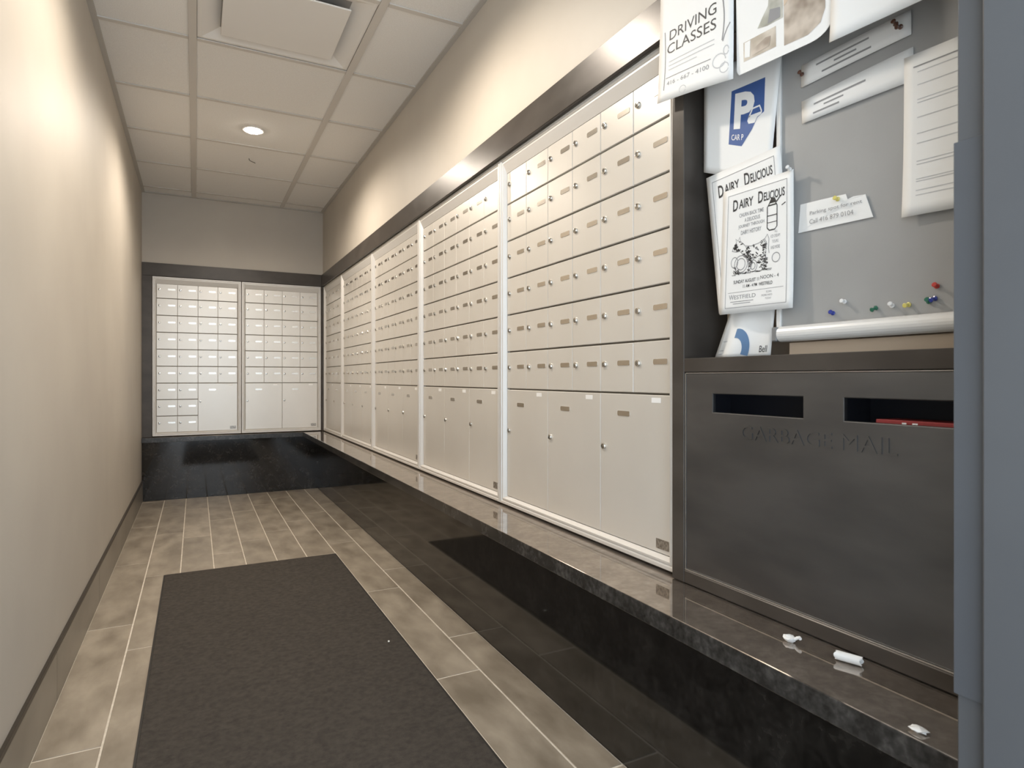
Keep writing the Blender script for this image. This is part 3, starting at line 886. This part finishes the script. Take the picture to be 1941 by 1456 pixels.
# ------------------------------------------------------------------ litter on the ledge and mat
def crumple(name, loc, size, label, seed, cat='litter'):
    rnd = random.Random(seed)
    bm = bmesh.new()
    bmesh.ops.create_icosphere(bm, subdivisions=2, radius=1.0)
    for vx in bm.verts:
        k = 0.72 + 0.45 * rnd.random()
        vx.co = Vector((vx.co.x * size[0] * k, vx.co.y * size[1] * k, vx.co.z * size[2] * k))
    zmin = min(vx.co.z for vx in bm.verts)
    for vx in bm.verts:
        vx.co.z -= zmin
    me = bpy.data.meshes.new(name); bm.to_mesh(me); bm.free(); me.materials.append(M['paper'])
    return tag(from_mesh(name, me, None, loc), label, cat)
e = empty('paper_scrap', (0.934, 0.747, Z_LEDGE), 'small crumpled white paper scrap with a twisted tail on the ledge', 'litter')
cr_ = crumple('wad', (0, 0, 0), (0.009, 0.012, 0.006), None, 3, None); cr_.parent = e
MB().tube([(0.002, -0.008, 0.006), (0.003, -0.013, 0.010), (0.004, -0.017, 0.012), (0.002, -0.020, 0.011)], 0.0028, 7).build('twisted_end', M['paper'], e)
# rolled paper
mb = MB()
prof = []
v = []; f = []
segs = 18
for i in range(segs * 2 + 1):
    a = 2 * math.pi * i / segs
    r_ = 0.0078 - 0.0022 * i / (segs * 2)
    for sx in (-1, 1):
        v.append((0.004 * sx * 0 + r_ * math.cos(a), sx * 0.019 + 0.002 * math.sin(i), 0.0082 + r_ * math.sin(a)))
for i in range(segs * 2):
    f.append((2 * i, 2 * i + 1, 2 * i + 3, 2 * i + 2))
rl = tag(mb.add(v, f).build('rolled_paper', M['paper'], None, (0.948, 0.646, Z_LEDGE), math.radians(20)), 'short white rolled paper lying on the ledge below the panel', 'litter')
tag(crumple('lint_speck', (0.6235, 2.1976, 0.0070), (0.004, 0.006, 0.003), 'tiny white speck of lint on the mat', 9, 'litter'), None)
crumple('wrapper_scrap', (0.846, 0.478, Z_LEDGE), (0.008, 0.012, 0.0035), 'small pale scrap at the ledge edge beside the door jamb', 12)

# ------------------------------------------------------------------ ceiling fittings
df = empty('air_diffuser', (0.3215, 2.678, ZC), 'square white plaque air diffuser in the ceiling grid', 'diffuser')
a_, b_ = 0.305, 0.289
v = []; f = []
rings = [(0.3165, 0.2945, 0.0065), (0.300, 0.278, 0.005), (0.262, 0.246, 0.020), (0.225, 0.21, 0.034), (0.16, 0.15, 0.034)]
for hx, hy, z in rings:
    v += [(-hx, -hy, z), (hx, -hy, z), (hx, hy, z), (-hx, hy, z)]
for k in range(len(rings) - 1):
    for q in range(4):
        q2 = (q + 1) % 4
        f.append((4 * k + q, 4 * k + q2, 4 * k + 4 + q2, 4 * k + 4 + q))
f.append((16, 17, 18, 19))
mesh_obj('surround', v, f, M['white_enamel'], df)
MB().box(-0.228, 0.228, -0.212, 0.212, -0.004, 0.003).build('plaque', M['white_enamel'], df, bevel=0.002)
MB().box(-0.012, 0.012, -0.012, 0.012, 0.003, 0.034).build('hanger', M['tee'], df)

def downlight(x, y, label):
    d = empty('downlight', (x, y, ZC), label, 'ceiling light', 'recessed downlights')
    MB().lathe([(0.062, 0.0055), (0.062, 0.001), (0.058, -0.001), (0.050, -0.001), (0.047, 0.004), (0.047, 0.0055)], 32).build('trim_ring', M['white_enamel'], d)
    em = M.get('lamp')
    if em is None:
        em = M['lamp'] = plain('lamp_lens', (0.9, 0.9, 0.9), 0.5, emit=(LAMP_COL, 40.0))
    MB().lathe([(0.0465, 0.0035), (0.0465, 0.000), (0.040, -0.005), (0.028, -0.009), (0.014, -0.011), (0.0005, -0.0115)], 32).build('lens', em, d)
    L = bpy.data.lights.new('downlight_lamp', 'SPOT')
    L.energy = DOWNLIGHT_W
    L.color = LAMP_COL
    L.spot_size = math.radians(168)
    L.spot_blend = 0.56
    L.shadow_soft_size = 0.045
    lo = bpy.data.objects.new('lamp', L)
    lo.location = (0, 0, -0.022)
    link(lo, d)
downlight(0.3013, 3.932, 'round recessed downlight glowing in the middle ceiling row')
downlight(0.3013, 2.085, 'round recessed downlight nearer than the air diffuser')

hk = MB().tube([(0.315, 4.455, ZC + 0.005), (0.318, 4.462, ZC - 0.004), (0.332, 4.475, ZC - 0.007), (0.350, 4.490, ZC - 0.006), (0.358, 4.512, ZC - 0.003)], 0.0022, 7)
tag(hk.build('ceiling_hook', M['base_cap']), 'thin dark curved wire hook under the ceiling beyond the light', 'hook')
